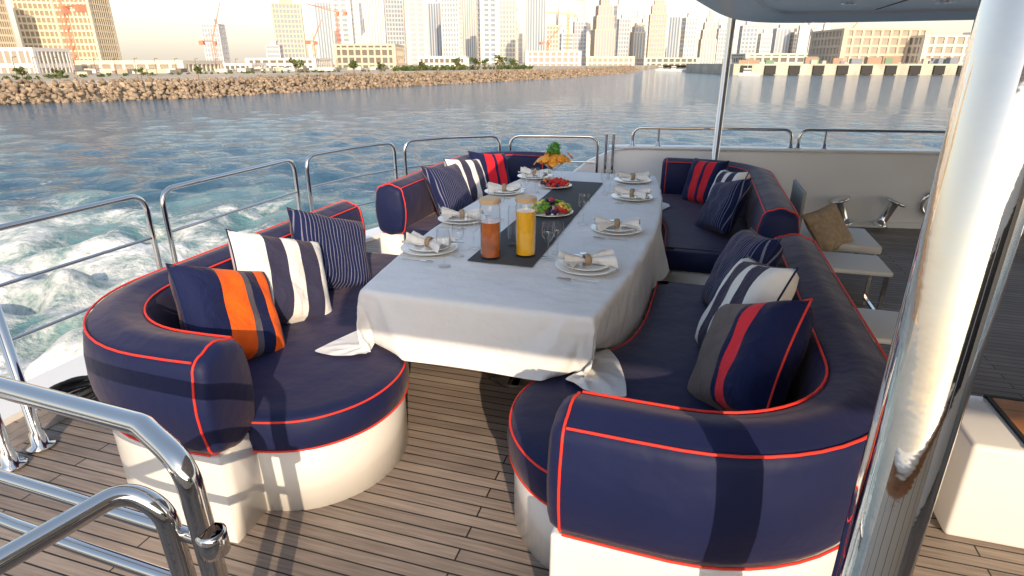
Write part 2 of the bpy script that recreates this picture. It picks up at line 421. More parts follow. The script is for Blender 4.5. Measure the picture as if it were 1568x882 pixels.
def setting(x,y,ang,side):
    mb=MB();mb.lathe([(0,.004),(.10,.004),(.115,.006),(.16,.016),(.162,.019),(.158,.020),(.115,.012),(.0,.010)],(x,y,ZT),40)
    mb.lathe([(0,.021),(.075,.021),(.12,.032),(.121,.035),(.117,.036),(.075,.027),(0,.026)],(x,y,ZT-.006),40)
    p=mb.obj('plates',M_plate,smooth=True)
    mb=MB();napkin_mesh(mb,(x,y,ZT+.022),ang,1.0);nk=mb.obj('napkin',M_nap,smooth=True,recalc=False)
    mb=MB();M=Matrix.Rotation(ang,4,'Z')@Matrix.Rotation(math.pi/2,4,'Y')
    mb.lathe([(.027,-.016),(.031,-.01),(.031,.01),(.027,.016),(.024,0),(.027,-.016)],(x,y,ZT+.045),20,M=M)
    rg=mb.obj('napkin_ring',M_ring,smooth=True)
    g=group('plate_setting',[p,nk,rg])
    for k,(dx,nm) in enumerate(((-.20,'fork'),(.195,'knife'),(.225,'spoon'))):
        mb=MB();yy=y+dx
        z=ZT+.003
        mb.box((x+side*.03,yy,z),(.12,.008,.003))
        if nm=='fork':
            mb.box((x-side*.055,yy,z),(.03,.022,.003))
            for q in(-.009,-.003,.003,.009): mb.box((x-side*.09,yy+q,z),(.045,.003,.0025))
        elif nm=='knife': mb.box((x-side*.075,yy,z),(.10,.016,.002))
        else: mb.lathe([(0,0),(.014,.001),(.019,.004),(.014,.0035),(0,.003)],(x-side*.06,yy,z),16)
        mb.obj('dinner_'+nm,M_chrome)
ps=[(-1.375,2.905,-1),(-1.44,3.57,-1),(-1.44,4.5,-1),(-1.38,5.23,-1),(-.47,2.85,1),(-.42,3.62,1),(-.43,4.6,1),(-.50,5.3,1)]
for i,(x,y,sd_) in enumerate(ps):
    setting(x,y,random.uniform(-.5,.5)+(.3 if sd_>0 else -.1),sd_)
    wineglass((x-sd_*.23,y+.10,ZT)); 
    if i%2==0: wineglass((x-sd_*.20,y-.06 if sd_<0 else y+.2,ZT),.9)
wineglass((-1.18,2.66,ZT),1.0)
def carafe(x,y,mat,h=.30,r=.054,fill=.24,lid=True,name='juice_carafe'):
    parts=[];z=ZT+.004
    mb=MB();mb.lathe([(0,0),(r,.0),(r+.001,.01),(r+.001,h-.03),(r-.004,h-.01),(r-.004,h)],(x,y,z),40)
    parts.append(mb.obj('glass',M_glass,smooth=True))
    if mat:
        mb=MB();mb.lathe([(0,.013),(r-.003,.013),(r-.003,fill),(0,fill)],(x,y,z),40);parts.append(mb.obj('liquid',mat))
    if lid:
        mb=MB();mb.lathe([(0,h),(r+.003,h),(r+.003,h+.022),(r-.002,h+.026),(0,h+.026)],(x,y,z),40);parts.append(mb.obj('lid',M_cork))
    return group(name,parts)
carafe(-.995,2.86,M_tea,fill=.20);carafe(-.825,2.95,M_oj,fill=.25)
carafe(-.93,3.10,None,h=.24,r=.04,lid=False,name='water_bottle')
fr_cols={'kiwi':(.16,.34,.03),'orange':(.9,.33,.02),'strawberry':(.6,.02,.02),'grape':(.035,.01,.04),'melon':(.75,.5,.12),'pineapple':(.8,.6,.1),'grapegreen':(.35,.45,.08)}
FM={k:pmat('fruit_'+k,c,.35,var=.25,vs=60) for k,c in fr_cols.items()}
def icos(c,r,mb,m=0,sq=(1,1,1)):
    pr=[(r*math.sin(math.pi*k/7)*1.0,-r*math.cos(math.pi*k/7)*sq[2]) for k in range(8)]
    A=Matrix.Rotation(random.uniform(-.8,.8),4,'X')@Matrix.Rotation(random.uniform(-.8,.8),4,'Y')
    mb.lathe(pr,c,10,m,M=A)
def platter(x,y,r,kinds,n,hh,name):
    mb=MB();mb.lathe([(0,.002),(r*.7,.002),(r,.014),(r+.002,.017),(r-.004,.018),(r*.7,.008),(0,.007)],(x,y,ZT+.005),40)
    p=mb.obj('dish',M_plate,smooth=True);mb=MB();ks=list(FM)
    for i in range(n):
        a=random.uniform(0,6.28);q=math.sqrt(random.random())*r*.85;z=ZT+.025+hh*(1-(q/r)**2)*random.uniform(.5,1)
        a2=int((a/6.28)*len(kinds)*1.5)%len(kinds);k=kinds[a2] if random.random()<.8 else random.choice(kinds)
        px,py=x+q*math.cos(a),y+q*math.sin(a)
        if k in('kiwi','orange','melon'):
            A=Matrix.Rotation(random.uniform(-1,1),4,'X')@Matrix.Rotation(random.uniform(-1,1),4,'Y')
            mb.lathe([(0,-.004),(.022,-.004),(.024,0),(.022,.004),(0,.004)],(px,py,z),14,ks.index(k),M=A)
        else: icos((px,py,z),random.uniform(.010,.016),mb,ks.index(k),(1,1,1.3))
    return group(name,[p,mb.obj('fruit',[FM[k] for k in ks],smooth=True)])
platter(-.92,3.92,.16,['kiwi','grape','strawberry','melon','grapegreen','pineapple','kiwi'],150,.07,'fruit_platter')
platter(-1.10,4.85,.14,['strawberry','strawberry','orange','grape'],90,.04,'fruit_platter')
mb=MB();cx,cy=-1.12,4.85
mb.lathe([(0,.02),(.05,.022),(.008,.04),(.007,.13),(.03,.15),(.085,.20)],(cx,cy,ZT),28)
gl=mb.obj('stemmed_dish',M_glass,smooth=True)
mb=MB()
for i in range(34):
    a=i*2.4;q=.03+.075*(i%5)/5
    A=Matrix.Rotation(a,4,'Z')@Matrix.Rotation(random.uniform(.5,1.2),4,'Y')
    mb.lathe([(0,-.005),(.034,-.004),(.038,0),(.034,.004),(0,.005)],(cx+q*1.6*math.cos(a),cy+q*1.6*math.sin(a),ZT+.225+random.uniform(-.015,.04)),14,0,M=A)
og=mb.obj('orange_slices',FM['orange'],smooth=True)
mb=MB()
for i in range(80):
    p=Vector((cx+random.gauss(0,.026),cy+random.gauss(0,.026),ZT+.275+random.uniform(0,.09)));a=Vector((random.gauss(0,1),random.gauss(0,1),random.random())).normalized()*.026;bb=a.orthogonal().normalized()*.012
    k=len(mb.v);mb.v+= [tuple(p-a),tuple(p+bb),tuple(p+a),tuple(p-bb)];mb.f.append((k,k+1,k+2,k+3));mb.m.append(0)
M_leaf=pmat('mint_leaf',(.09,.28,.03),.5)
mt=mb.obj('mint_leaves',M_leaf,recalc=False)
group('fruit_centrepiece',[gl,og,mt])
# ------------------------------------------------------------ railings
RR=.0175
def hoop(path,ztop,zb,name='guard_rail',bars=(.66,.36),r=RR,fr=.12,legs=()):
    a,b=path[0],path[-1]
    pts=[(a[0],a[1],zb)]+[(x,y,ztop) for x,y in path]+[(b[0],b[1],zb)]
    parts=[tube('top_tube',fillet(pts,fr),r,M_chrome)]
    for z in bars: parts.append(tube('bar',[(x,y,z) for x,y in path],r*.6,M_chrome))
    mb=MB()
    for p in legs: mb.lathe([(r*.8,zb),(r*.8,ztop)],(p[0],p[1],0),16)
    for p in(a,b)+tuple(legs): mb.lathe([(0,zb-.005),(.04,zb-.005),(.04,zb+.006),(.026,zb+.012),(.024,zb+.05),(r,zb+.055)],(p[0],p[1],0),20)
    parts.append(mb.obj('feet',M_chrome,smooth=True))
    return group(name,parts)
hoop([(-3.4,1.55),(-3.4,2.2),(-3.4,2.92)],.95,.04)
hoop([(-3.4,3.05),(-3.4,3.8),(-3.4,4.48)],.95,.04)
hoop([(-3.4,4.66),(-3.3,5.25),(-3.1,5.80)],.95,.04)
hoop([(-3.04,5.92),(-2.72,6.36),(-2.2,6.70)],.95,.04)
hoop([(-2.08,6.73),(-1.6,6.85),(-1.08,6.93)],.95,.04)
def lin(a,b,n): return [(a[0]+(b[0]-a[0])*k/n,a[1]+(b[1]-a[1])*k/n) for k in range(n+1)]
for a,b in(((-.70,7.06),(1.02,7.35)),((1.10,7.37),(2.75,7.64)),((2.85,7.66),(4.6,7.84))):
    q=lin(a,b,6);hoop(q[::3],1.05,.85,bars=(),fr=.1,legs=(q[1],))
for x,y in((-.98,6.90),(-.90,6.92)):
    tube('gate_post',[(x,y,.0),(x,y,.6),(x,y,.99)],.016,M_chrome)
def C(X,Y,z):
    a=r_(17);return (X*math.cos(a)-Y*math.sin(a),X*math.sin(a)+Y*math.cos(a),z)
t1=fillet([C(-2.2,1.72,.9),C(-1.438,1.44,.9),C(-.93,1.255,.9),C(-.775,1.15,.86),C(-.745,1.14,0)],.10)
rail1=[tube('handrail',t1,.029,M_chrome),tube('lower_bar',[C(-2.2,1.66,.634),C(-1.48,1.39,.634),C(-.745,1.14,.634)],.019,M_chrome),
 tube('base_bar',[C(-2.2,1.66,.45),C(-1.48,1.39,.45),C(-.745,1.14,.45)],.019,M_chrome)]
mb=MB();x,y,_=C(-.745,1.14,0);mb.lathe([(.029,.60),(.036,.605),(.036,.665),(.029,.67)],(x,y,0),24);rail1.append(mb.obj('collar',M_chrome,smooth=True))
group('stair_handrail',rail1)
t2=fillet([C(-1.40,.66,.72),C(-1.12,.93,.75),C(-.95,1.17,.77),C(-.86,1.16,.72),C(-.83,1.15,0)],.09)
group('stair_handrail',[tube('handrail',t2,.027,M_chrome)])
for i,(x,y) in enumerate(((-2.89,1.62),(-2.87,1.47))):
    mb=MB();mb.lathe([(0,.007),(.06,.007),(.06,.018),(.035,.026),(.033,.09),(.024,.10),(.024,.96),(0,.96)],(x,y,0),24)
    mb.obj('rail_stanchion',M_chrome,smooth=True)
pts=[]
for k in range(200):
    a=k*.22;pts.append((-3.05+.10*math.cos(a)+.02*math.sin(a*.37),1.95+.13*math.sin(a)+.02*math.cos(a*.5),.05+.0004*k+.01*math.sin(a*1.7)))
tube('mooring_rope',pts,.012,M_black,res=3)
def pole(x,y,r,z0,z1,extra=None):
    mb=MB();mb.lathe([(0,z0),(r*2,z0),(r*2,z0+.012),(r*1.3,z0+.02),(r*1.25,z0+.08),(r,z0+.09),(r,z1)],(x,y,0),48)
    if extra: mb.lathe(extra,(x,y,0),48)
    return mb.obj('roof_support_pole',M_chrome,smooth=True)
x,y=.398,.996;q=.059
pole(x,y,q,.001,2.24,[(q,1.84),(q+.012,1.85),(q+.014,1.87),(q+.014,1.93),(q+.012,1.95),(q,1.96)])
tube('pole_brace',fillet([(x+.03,y,1.70),(x+.12,y-.01,1.80),(x+.14,y-.01,1.95),(x+.14,y-.01,2.23)],.08),.028,M_chrome)
pole(.22,6.86,.038,.05,2.24)
# ------------------------------------------------------------ roof
ro=[(.10,-1.15),(.06,-.2),(-.16,1.3),(-.30,2.8),(-.20,4.0),(-.05,5.2),(.10,6.2),(.28,6.95),(.55,7.42),(.95,7.62),(1.6,7.66),(2.65,7.60),(9,7.9),(9,-1.15)]  # real overhang; its out-of-view rear edges are shaped to place sun and shade
rp=[tuple(p) for p in cat(ro[:12],5)]+ro[12:]
def insp(o,d):
    m=len(o);r=[]
    area=sum(o[i][0]*o[(i+1)%m][1]-o[(i+1)%m][0]*o[i][1] for i in range(m));sg=1 if area>0 else -1
    for i in range(m):
        a=Vector(o[i-1]);b=Vector(o[(i+1)%m]);t=(b-a).normalized();r.append((o[i][0]-t.y*d*sg,o[i][1]+t.x*d*sg))
    return r
v=[];f=[];n=len(rp)
lv=[(.35,2.235),(.33,2.21),(.06,2.155),(.02,2.15),(0,2.17),(0,2.32),(.05,2.38)]
for d,z in lv:
    for p in insp(rp,d): v.append((*p,z))
for i in range(len(lv)-1):
    for j in range(n): f.append((i*n+j,i*n+(j+1)%n,(i+1)*n+(j+1)%n,(i+1)*n+j))
f.append(tuple(range(n)));f.append(tuple((len(lv)-1)*n+j for j in range(n)))
rf=mesh_obj('canopy',v,f,M_roof)
mb=MB()
for x,y in((.75,5.2),(1.15,6.3),(1.9,6.4),(2.7,6.4),(.9,4.1),(1.9,5.2),(3.6,6.4),(2.9,5.2)):
    mb.lathe([(0,2.228),(.045,2.228),(.06,2.224),(.06,2.234)],(x,y,0),24)
dl=mb.obj('downlights',M_chrome,smooth=True)
mb=MB()
for x in (1.55,3.3): mb.box((x,4.3,2.232),(.012,5.6,.004))
mb.box((3,5.75,2.232),(5.0,.012,.005))
gr=mb.obj('panel_joints',M_black)
group('upper_deck_overhang',[rf,dl,gr])
# ------------------------------------------------------------ bulwark hardware
mb=MB()
for x,y,s in((1.66,7.24,1),(2.10,7.31,-1)):
    lean=Matrix.Rotation(r_(-22*s),4,'Y')
    mb.lathe([(.085,0),(.085,.015),(.055,.03),(.048,.06),(.048,.25),(.055,.265)],(x+.04*s,y,.06),28,M=lean)
    mb.lathe([(0,.262),(.10,.262),(.115,.275),(.11,.295),(.06,.30),(0,.302)],(x+.04*s,y,.06),28,M=lean)
mb.obj('mooring_bollard',M_chrome,smooth=True)
pts=[(2.60+.12*math.cos(a),7.50,.28+.13*math.sin(a)) for a in np.linspace(0,2*math.pi,33)[:-1]]
tube('fairlead_ring',pts,.025,M_chrome,cyc=True)
# ------------------------------------------------------------ chairs / steps at right
def lowtable(x,y,w,d,h,name,rz=0):
    mb=MB();mb.box((0,0,h-.02),(w,d,.035));a=bevel(mb.obj('top',M_cream),.012)
    mb=MB()
    for sx in(-1,1):
        for sy in(-1,1): mb.box((sx*(w/2-.03),sy*(d/2-.03),(h-.04)/2+.0005),(.025,.025,h-.042))
        mb.box((sx*(w/2-.03),0,.06),(.02,d-.085,.02))
    b=mb.obj('legs',M_chrome);g=group(name,[a,b]);g.location=(x,y,0);g.rotation_euler=(0,0,rz)
lowtable(1.16,4.62,.48,.42,.40,'low_stool')
lowtable(1.22,3.55,.5,.45,.36,'low_stool')
mb=MB();mb.box((0,0,.33),(.62,.6,.07));st=bevel(mb.obj('seat',M_cream),.02)
mb=MB();mb.box((-.33,0,.55),(.03,.6,.44));bk=bevel(mb.obj('backrest',pmat('grey_mesh_fabric',(.35,.34,.33),.8,bump=.3,bs=90)),.012)
mb=MB()
for sx in(-1,1):
    for sy in(-1,1): mb.beam((sx*.28,sy*.27,.0),(sx*.28,sy*.27,.295),.012)
lg=mb.obj('legs',M_chrome);g=group('lounge_chair',[st,bk,lg]);g.location=(1.22,5.5,0)
pillow('jute_pillow',(1.12,5.25,.47),r_(-50),r_(35),r_(12),.38,M_jute,th=.06,pipe=M_jute)
mb=MB();mb.box((1.95,2.45,.215),(1.7,.42,.43));bx=bevel(mb.obj('locker_body',M_gel),.02)
mb=MB()
for i in range(4): mb.box((2.02,2.31+i*.09,.436),(1.45,.085,.012))
tk=mb.obj('teak_lid',M_teaknew)
mb=MB();mb.box((2.02,2.257,.434),(1.49,.014,.018));mb.box((2.02,2.638,.434),(1.49,.014,.018));mb.box((1.285,2.447,.434),(.012,.366,.018))
fm_=mb.obj('lid_frame',M_black);group('deck_locker',[bx,tk,fm_])
# ------------------------------------------------------------ sea
SEA=-3.0
nr,na=620,900
rad=np.concatenate([[0.5],np.geomspace(4,9000,nr-1)])
ang=np.linspace(0,2*np.pi,na,endpoint=False)
Rg,Ag=np.meshgrid(rad,ang,indexing='ij')
X=Rg*np.cos(Ag);Y=Rg*np.sin(Ag);Z=np.zeros_like(X)
sp=np.maximum(Rg*(math.log(9000/4)/nr),Rg*2*np.pi/na)
for k in range(90):
    lam=float(np.exp(rng.uniform(math.log(.4),math.log(4.0))));th=rng.normal(2.3,1.0);ph=rng.uniform(0,6.28)
    kk=2*np.pi/lam;amp=.0078*lam**.75
    fade=np.clip((lam/sp-3)/4,0,1)
    s1=np.sin(kk*(X*math.cos(th)+Y*math.sin(th))+ph+.9*np.sin(.23*X+.31*Y+k)+.7*np.sin(.41*X-.19*Y+2*k))
    Z+=amp*fade*(s1+.25*(1-np.abs(s1))*2-.25)
wm=np.exp(-((Y-8)/10.)**2)*(X<-3.5)*np.exp(-np.abs(X+14)/22)
for k in range(36):
    lam=rng.uniform(.5,2.8);th=rng.uniform(0,6.28);ph=rng.uniform(0,6.28);kk=2*np.pi/lam
    Z+=wm*.028*lam**.6*np.clip((lam/sp-3)/4,0,1)*np.sin(kk*(X*math.cos(th)+Y*math.sin(th))+ph+1.5*np.sin(.6*X+k)+1.5*np.cos(.5*Y))
V=np.stack([X,Y,Z+SEA],-1).reshape(-1,3)
i0=(np.arange(nr-1)[:,None]*na+np.arange(na)[None,:]);i1=(np.arange(nr-1)[:,None]*na+(np.arange(na)+1)[None,:]%na)
F=np.stack([i0,i0+na,i1+na,i1],-1).reshape(-1,4)
me=bpy.data.meshes.new('sea');me.vertices.add(len(V));me.vertices.foreach_set('co',V.ravel())
me.loops.add(F.size);me.loops.foreach_set('vertex_index',F.ravel().astype(np.int32));me.polygons.add(len(F))
me.polygons.foreach_set('loop_start',np.arange(0,F.size,4,dtype=np.int32));me.polygons.foreach_set('use_smooth',np.ones(len(F),bool))
me.update(calc_edges=True)
m,nt,b=newmat('sea_water');L=nt.links
tc=nt.nodes.new('ShaderNodeTexCoord')
def noise(s,d=5,src=None,rough=.55,dist=0):
    n=nt.nodes.new('ShaderNodeTexNoise');n.inputs['Scale'].default_value=s;n.inputs['Detail'].default_value=d;n.inputs['Roughness'].default_value=rough;n.inputs['Distortion'].default_value=dist
    L.new(src or tc.outputs['Object'],n.inputs['Vector']);return n.outputs['Fac']
def mth(op,a,b_=None,cl=False):
    n=nt.nodes.new('ShaderNodeMath');n.operation=op;n.use_clamp=cl
    for i,q in enumerate((a,b_)):
        if q is None: continue
        if isinstance(q,(int,float)): n.inputs[i].default_value=q
        else: L.new(q,n.inputs[i])
    return n.outputs[0]
def mr(v,a,b_,c,d):
    n=nt.nodes.new('ShaderNodeMapRange');L.new(v,n.inputs['Value']);n.interpolation_type='LINEAR';n.clamp=True
    for k,q in zip(('From Min','From Max','To Min','To Max'),(a,b_,c,d)): n.inputs[k].default_value=q
    return n.outputs[0]
sx=nt.nodes.new('ShaderNodeSeparateXYZ');L.new(tc.outputs['Object'],sx.inputs[0])
fx2=mr(sx.outputs['X'],-70,-14,.45,1)
fx=mr(sx.outputs['X'],-5,-3,1,0)
wob=mth('MULTIPLY',mth('SUBTRACT',noise(.10,3),.5),18)
yy=mth('ADD',sx.outputs['Y'],wob)
band=mth('MULTIPLY',mr(yy,10,25,1,0),mr(yy,-16,-8,0,1))
mask=mth('MULTIPLY',mth('MULTIPLY',fx,fx2),band)
fn=mth('ADD',mth('MULTIPLY',noise(.45,5,rough=.6,dist=.6),.55),mth('MULTIPLY',noise(2.2,14,rough=.75,dist=.3),.45))
foam=mr(mth('ADD',fn,mth('MULTIPLY',mth('SUBTRACT',mask,1),.34)),.385,.53,0,1)
teal=mr(mth('ADD',noise(.3,4),mth('MULTIPLY',mth('SUBTRACT',mask,1),.6)),.12,.5,0,1)
mx=nt.nodes.new('ShaderNodeMix');mx.data_type='RGBA';mx.inputs['A'].default_value=(.028,.088,.145,1);mx.inputs['B'].default_value=(.17,.33,.33,1);L.new(teal,mx.inputs['Factor'])
mx2=nt.nodes.new('ShaderNodeMix');mx2.data_type='RGBA';L.new(mx.outputs['Result'],mx2.inputs['A']);mx2.inputs['B'].default_value=(.88,.90,.90,1);L.new(foam,mx2.inputs['Factor'])
L.new(mx2.outputs['Result'],b.inputs['Base Color'])
L.new(mr(foam,0,1,.07,.7),b.inputs['Roughness']);b.inputs['IOR'].default_value=1.36
hsum=mth('ADD',mth('MULTIPLY',noise(4.0,7,rough=.65),.22),mth('MULTIPLY',noise(1.1,5,rough=.6),.50))
hsum=mth('ADD',hsum,mth('MULTIPLY',foam,.12))
bp=nt.nodes.new('ShaderNodeBump');bp.inputs['Strength'].default_value=.9;bp.inputs['Distance'].default_value=.5;L.new(hsum,bp.inputs['Height']);L.new(bp.outputs['Normal'],b.inputs['Normal'])
me.materials.append(m);link(bpy.data.objects.new('sea',me))
# ------------------------------------------------------------ land, embankment
M_land=pmat('sandy_ground',(.46,.39,.30),.9,var=.25,vs=.05)
LZ=-.85
shore=[(-420,52),(-200,60),(-110,66),(-61.9,74.2),(-45.3,88.3),(-34,113.7),(-13.2,149),(13.75,198),(54.6,296),(85,420),(160,640)]
off=offset_path(shore)
inner=[(p.x+n.x*5,p.y+n.y*5) for p,d,n in off]
land_o=[C(x,y,0)[:2] for x,y in inner]+[C(900,660,0)[:2],C(9000,900,0)[:2],C(9000,9000,0)[:2],C(-9000,9000,0)[:2],C(-9000,52,0)[:2]]
poly_slab('land',land_o,SEA-2,LZ,[M_land])
M_rock=pmat('armour_rock',(.28,.215,.155),.9,var=.5,vs=.8,bump=.6,bs=3,dist=.2)
bm=bmesh.new();bmesh.ops.create_icosphere(bm,subdivisions=1,radius=1);bv=np.array([v.co[:] for v in bm.verts]);bf=np.array([[q.index for q in f.verts] for f in bm.faces]);bm.free()
VV=[];FF=[];cnt=0
for i in range(1,len(shore)-2):
    a=np.array(shore[i]);b2=np.array(shore[i+1]);Ls=np.linalg.norm(b2-a);d=(b2-a)/Ls;n=np.array([-d[1],d[0]])
    far=max(1,a[1]/110)
    if a[0]<-105: far=1.8
    st_=.6*far
    for q in np.arange(0,Ls,st_):
        for w in np.arange(-.6,6,.75*far**.5):
            p=a+d*(q+rng.uniform(-.4,.4))+n*(w+rng.uniform(-.3,.3))
            z=SEA+min(2.35,max(0,w)*.42)+rng.uniform(-.15,.25)
            x_,y_,_=C(p[0],p[1],0)
            s=rng.uniform(.22,.58)*far**.5
            R=np.array(Matrix.Rotation(rng.uniform(0,6.28),3,Vector(rng.normal(size=3)).normalized()))
            q_=(bv*(1+rng.uniform(-.32,.32,(len(bv),1)))*np.array([1,rng.uniform(.6,.9),rng.uniform(.5,.8)])*s)@R.T+np.array([x_,y_,z])
            VV.append(q_);FF.append(bf+cnt);cnt+=len(bv)
VV=np.concatenate(VV);FF=np.concatenate(FF)
me=bpy.data.meshes.new('rock_embankment');me.vertices.add(len(VV));me.vertices.foreach_set('co',VV.ravel())
me.loops.add(FF.size);me.loops.foreach_set('vertex_index',FF.ravel().astype(np.int32));me.polygons.add(len(FF))
me.polygons.foreach_set('loop_start',np.arange(0,FF.size,3,dtype=np.int32));me.update(calc_edges=True);me.materials.append(M_rock)
link(bpy.data.objects.new('rock_embankment',me))
M_quay=pmat('quay_concrete',(.52,.47,.39),.85,var=.25,vs=.2)
A17=r_(17)
mb=MB();c=C(215,290,0);mb.box((c[0],c[1],-1.2),(250,70,4.8),A17)
qy=mb.obj('quay_body',M_quay)
mb=MB()
for k in range(24):
    c=C(95+k*9.8,254.6,0);mb.box((c[0],c[1],-1.1),(4.4,.9,3.4),A17)
fe=mb.obj('fenders',M_black)
mb=MB()
for k in range(40):
    px=92+random.random()*180;py=262+random.random()*40;c=C(px,py,0);s=random.uniform(1,3.2)
    mb.box((c[0],c[1],1.2+s/2),(s*random.uniform(1,2.5),s,s),A17+random.uniform(-.3,.3),m=random.randint(0,3))
cg=mb.obj('stacked_cargo',[M_quay,pmat('cargo_green',(.14,.24,.15),.6),pmat('cargo_brown',(.32,.22,.16),.6),pmat('cargo_grey',(.2,.22,.27),.6)])
group('quay_wall',[qy,fe,cg])
# ------------------------------------------------------------ buildings
def bmat(name,col,v=.08): return pmat(name,col,.8,var=v,vs=.03)
W_beige=bmat('facade_beige',(.68,.61,.51));W_white=bmat('facade_white',(.74,.71,.67));W_grey=bmat('facade_grey',(.54,.54,.57));W_brown=bmat('facade_brown',(.54,.46,.37));W_conc=bmat('raw_concrete',(.64,.56,.42))  # walls paled: distance haze is put into the base colours
G_blue=pmat('glazing_blue',(.30,.35,.42),.25);G_warm=pmat('glazing_warm',(.32,.29,.25),.3);G_dark=pmat('glazing_dark',(.14,.13,.12),.5);G_sky=pmat('glazing_sky',(.22,.28,.36),.2);G_open=pmat('open_floors',(.30,.24,.17),.8)
def tower(name,u,wt,el,D,wall,glass,sty='grid',fl=7,bays=7,top=None,rot=0,base=LZ):
    w=wt*D;h=1.75+el*D-base;d=w*.8;x,y,_=C(u*D,D,0);rz=A17+rot
    mb=MB();cr,sr=math.cos(rz),math.sin(rz)
    def lb(cx,cy,cz,dx,dy,dz,m,tap=1): mb.box((x+cx*cr-cy*sr,y+cx*sr+cy*cr,base+cz),(dx,dy,dz),rz,m,tap)
    segs=[(1.0,0,h)]
    if top=='step': segs=[(1.0,0,h*.78),(.82,h*.78,h*.92),(.55,h*.92,h)]
    if top=='taper': segs=[(1.0,0,h*.5),(.86,h*.5,h*.7),(.68,h*.7,h*.85),(.42,h*.85,h*.95),(.15,h*.95,h*1.1)]
    for k,z0,z1 in segs:
        ww,dd=w*k,d*k;hz=z1-z0;cz=(z0+z1)/2
        lb(0,0,cz,ww,dd,hz,1)
        e=min(w*.012,.4)
        if sty in('grid','floors'):
            q=z0+fl/2
            while q<z1: lb(0,0,q,ww+e*2,dd+e*2,fl*(.42 if sty=='floors' else .30),0);q+=fl
        if sty in('grid','fins'):
            nb=max(3,int(bays*k));fw=ww/nb*(.26 if sty=='grid' else .36)
            for i in range(1,nb):
                lb(-ww/2+ww*i/nb,0,cz,fw,dd+e*2.6,hz*.998,0)
                lb(0,-dd/2+dd*i/nb,cz,ww+e*2.6,fw*.8,hz*.997,0)
        cw=ww*.06
        for a in(-1,1):
            for b in(-1,1): lb(a*(ww/2-cw/2+e*1.5),b*(dd/2-cw/2+e*1.5),cz,cw,cw,hz*.999,0)
        if sty=='panel':
            for a in(-1,1):
                lb(a*ww*.38,0,cz,ww*.16,dd+e*3,hz,0);lb(0,a*dd*.38,cz,ww+e*3,dd*.16,hz*.9995,0)
            lb(0,0,cz,ww*.1,dd+e*3,hz,0)
            q=z0+fl/2
            while q<z1: lb(0,0,q,ww+e*2,dd+e*2,fl*.35,0);q+=fl
        lb(0,0,z1+fl*.1,ww*1.03,dd*1.03,fl*.25,0)
    if top in(None,'box'): lb(0,0,h+fl*.7,w*.45,d*.45,fl,0)
    if top=='spire': lb(0,0,h+w*.3,w*.5,d*.5,w*.6,0,.5);lb(0,0,h+w*1.1,w*.06,w*.06,w*1.4,0,.3)
    return mb.obj(name,[wall,glass])
U=lambda px:(px-784)/964.; E=lambda v:(95.6-v)*.000935
T=[(8,32,-10,300,W_conc,G_open,'grid',3.2,8,None),
 (82,50,-70,330,W_conc,G_open,'grid',3.2,8,None),(140,62,-50,335,W_conc,G_open,'grid',3.2,10,'step'),
 (335,26,38,700,W_grey,G_blue,'grid',5,6,'box'),
 (423,20,70,600,W_grey,G_blue,'floors',4,4,None),
 (449,40,8,650,W_brown,G_sky,'grid',4.5,8,'box'),
 (503,24,5,900,W_grey,G_sky,'fins',8,6,'spire'),
 (530,30,-20,1000,W_white,G_blue,'panel',7,5,None),
 (578,28,-40,900,W_white,G_blue,'fins',8,7,None),
 (608,26,-30,950,W_grey,G_sky,'grid',6,6,None),
 (640,32,-20,850,W_beige,G_blue,'panel',6,6,None),
 (668,20,6,1150,W_grey,G_sky,'fins',7,5,'box'),
 (694,26,-30,1000,W_white,G_blue,'grid',7,6,None),
 (720,20,-15,1200,W_beige,G_blue,'fins',9,6,None),
 (748,28,-30,1000,W_white,G_sky,'panel',7,5,None),
 (776,24,-10,1200,W_beige,G_blue,'grid',8,5,'spire'),
 (820,28,-20,1000,W_grey,G_sky,'fins',9,7,None),
 (846,18,40,900,W_beige,G_warm,'grid',6,4,None),
 (866,18,52,1200,W_white,G_blue,'floors',7,4,None),
 (886,18,34,1200,W_grey,G_blue,'grid',7,4,'box'),
 (921,30,-5,1100,W_brown,G_blue,'fins',9,7,'taper'),
 (951,16,30,1300,W_grey,G_blue,'grid',8,4,None),
 (974,18,36,1300,W_beige,G_blue,'fins',8,4,'step'),
 (1002,24,2,1200,W_brown,G_blue,'grid',8,6,'step'),
 (1028,16,26,1400,W_grey,G_sky,'fins',9,4,'spire'),
 (1050,18,28,1400,W_white,G_blue,'grid',9,4,None),
 (1080,22,24,1400,W_beige,G_blue,'fins',9,5,'taper'),
 (1100,18,45,1500,W_grey,G_blue,'grid',9,4,None),
 (1140,22,40,1500,W_grey,G_sky,'grid',9,4,None),
 (1166,16,52,1500,W_white,G_blue,'floors',9,4,None),
 (1190,20,44,1600,W_grey,G_blue,'fins',9,4,None),
 (1215,22,50,1600,W_beige,G_blue,'grid',9,4,'box'),
 (1243,20,56,1600,W_grey,G_blue,'floors',9,4,None)]
for (pu,pw,pv,D,wm_,gm,sty,fl,bays,top) in T:
    tower('skyscraper',U(pu),pw/964.,E(pv),D,wm_,gm,sty,fl,bays,top,rot=random.uniform(-.3,.3))
P_far=[bmat('facade_hazy_a',(.70,.67,.64),.04),bmat('facade_hazy_b',(.62,.62,.64),.04),bmat('facade_hazy_c',(.72,.66,.59),.04)];G_far=pmat('glazing_hazy',(.50,.52,.55),.4)  # far towers: haze painted in as pale wall and glazing colours
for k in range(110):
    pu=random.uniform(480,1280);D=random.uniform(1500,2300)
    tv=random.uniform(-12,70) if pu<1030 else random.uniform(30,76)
    tower('skyscraper',U(pu),random.uniform(8,17)/964,E(tv),D,random.choice(P_far),G_far,random.choice(['grid','fins','floors']),14,4,random.choice([None,'step','box','spire']),rot=random.uniform(-.4,.4))
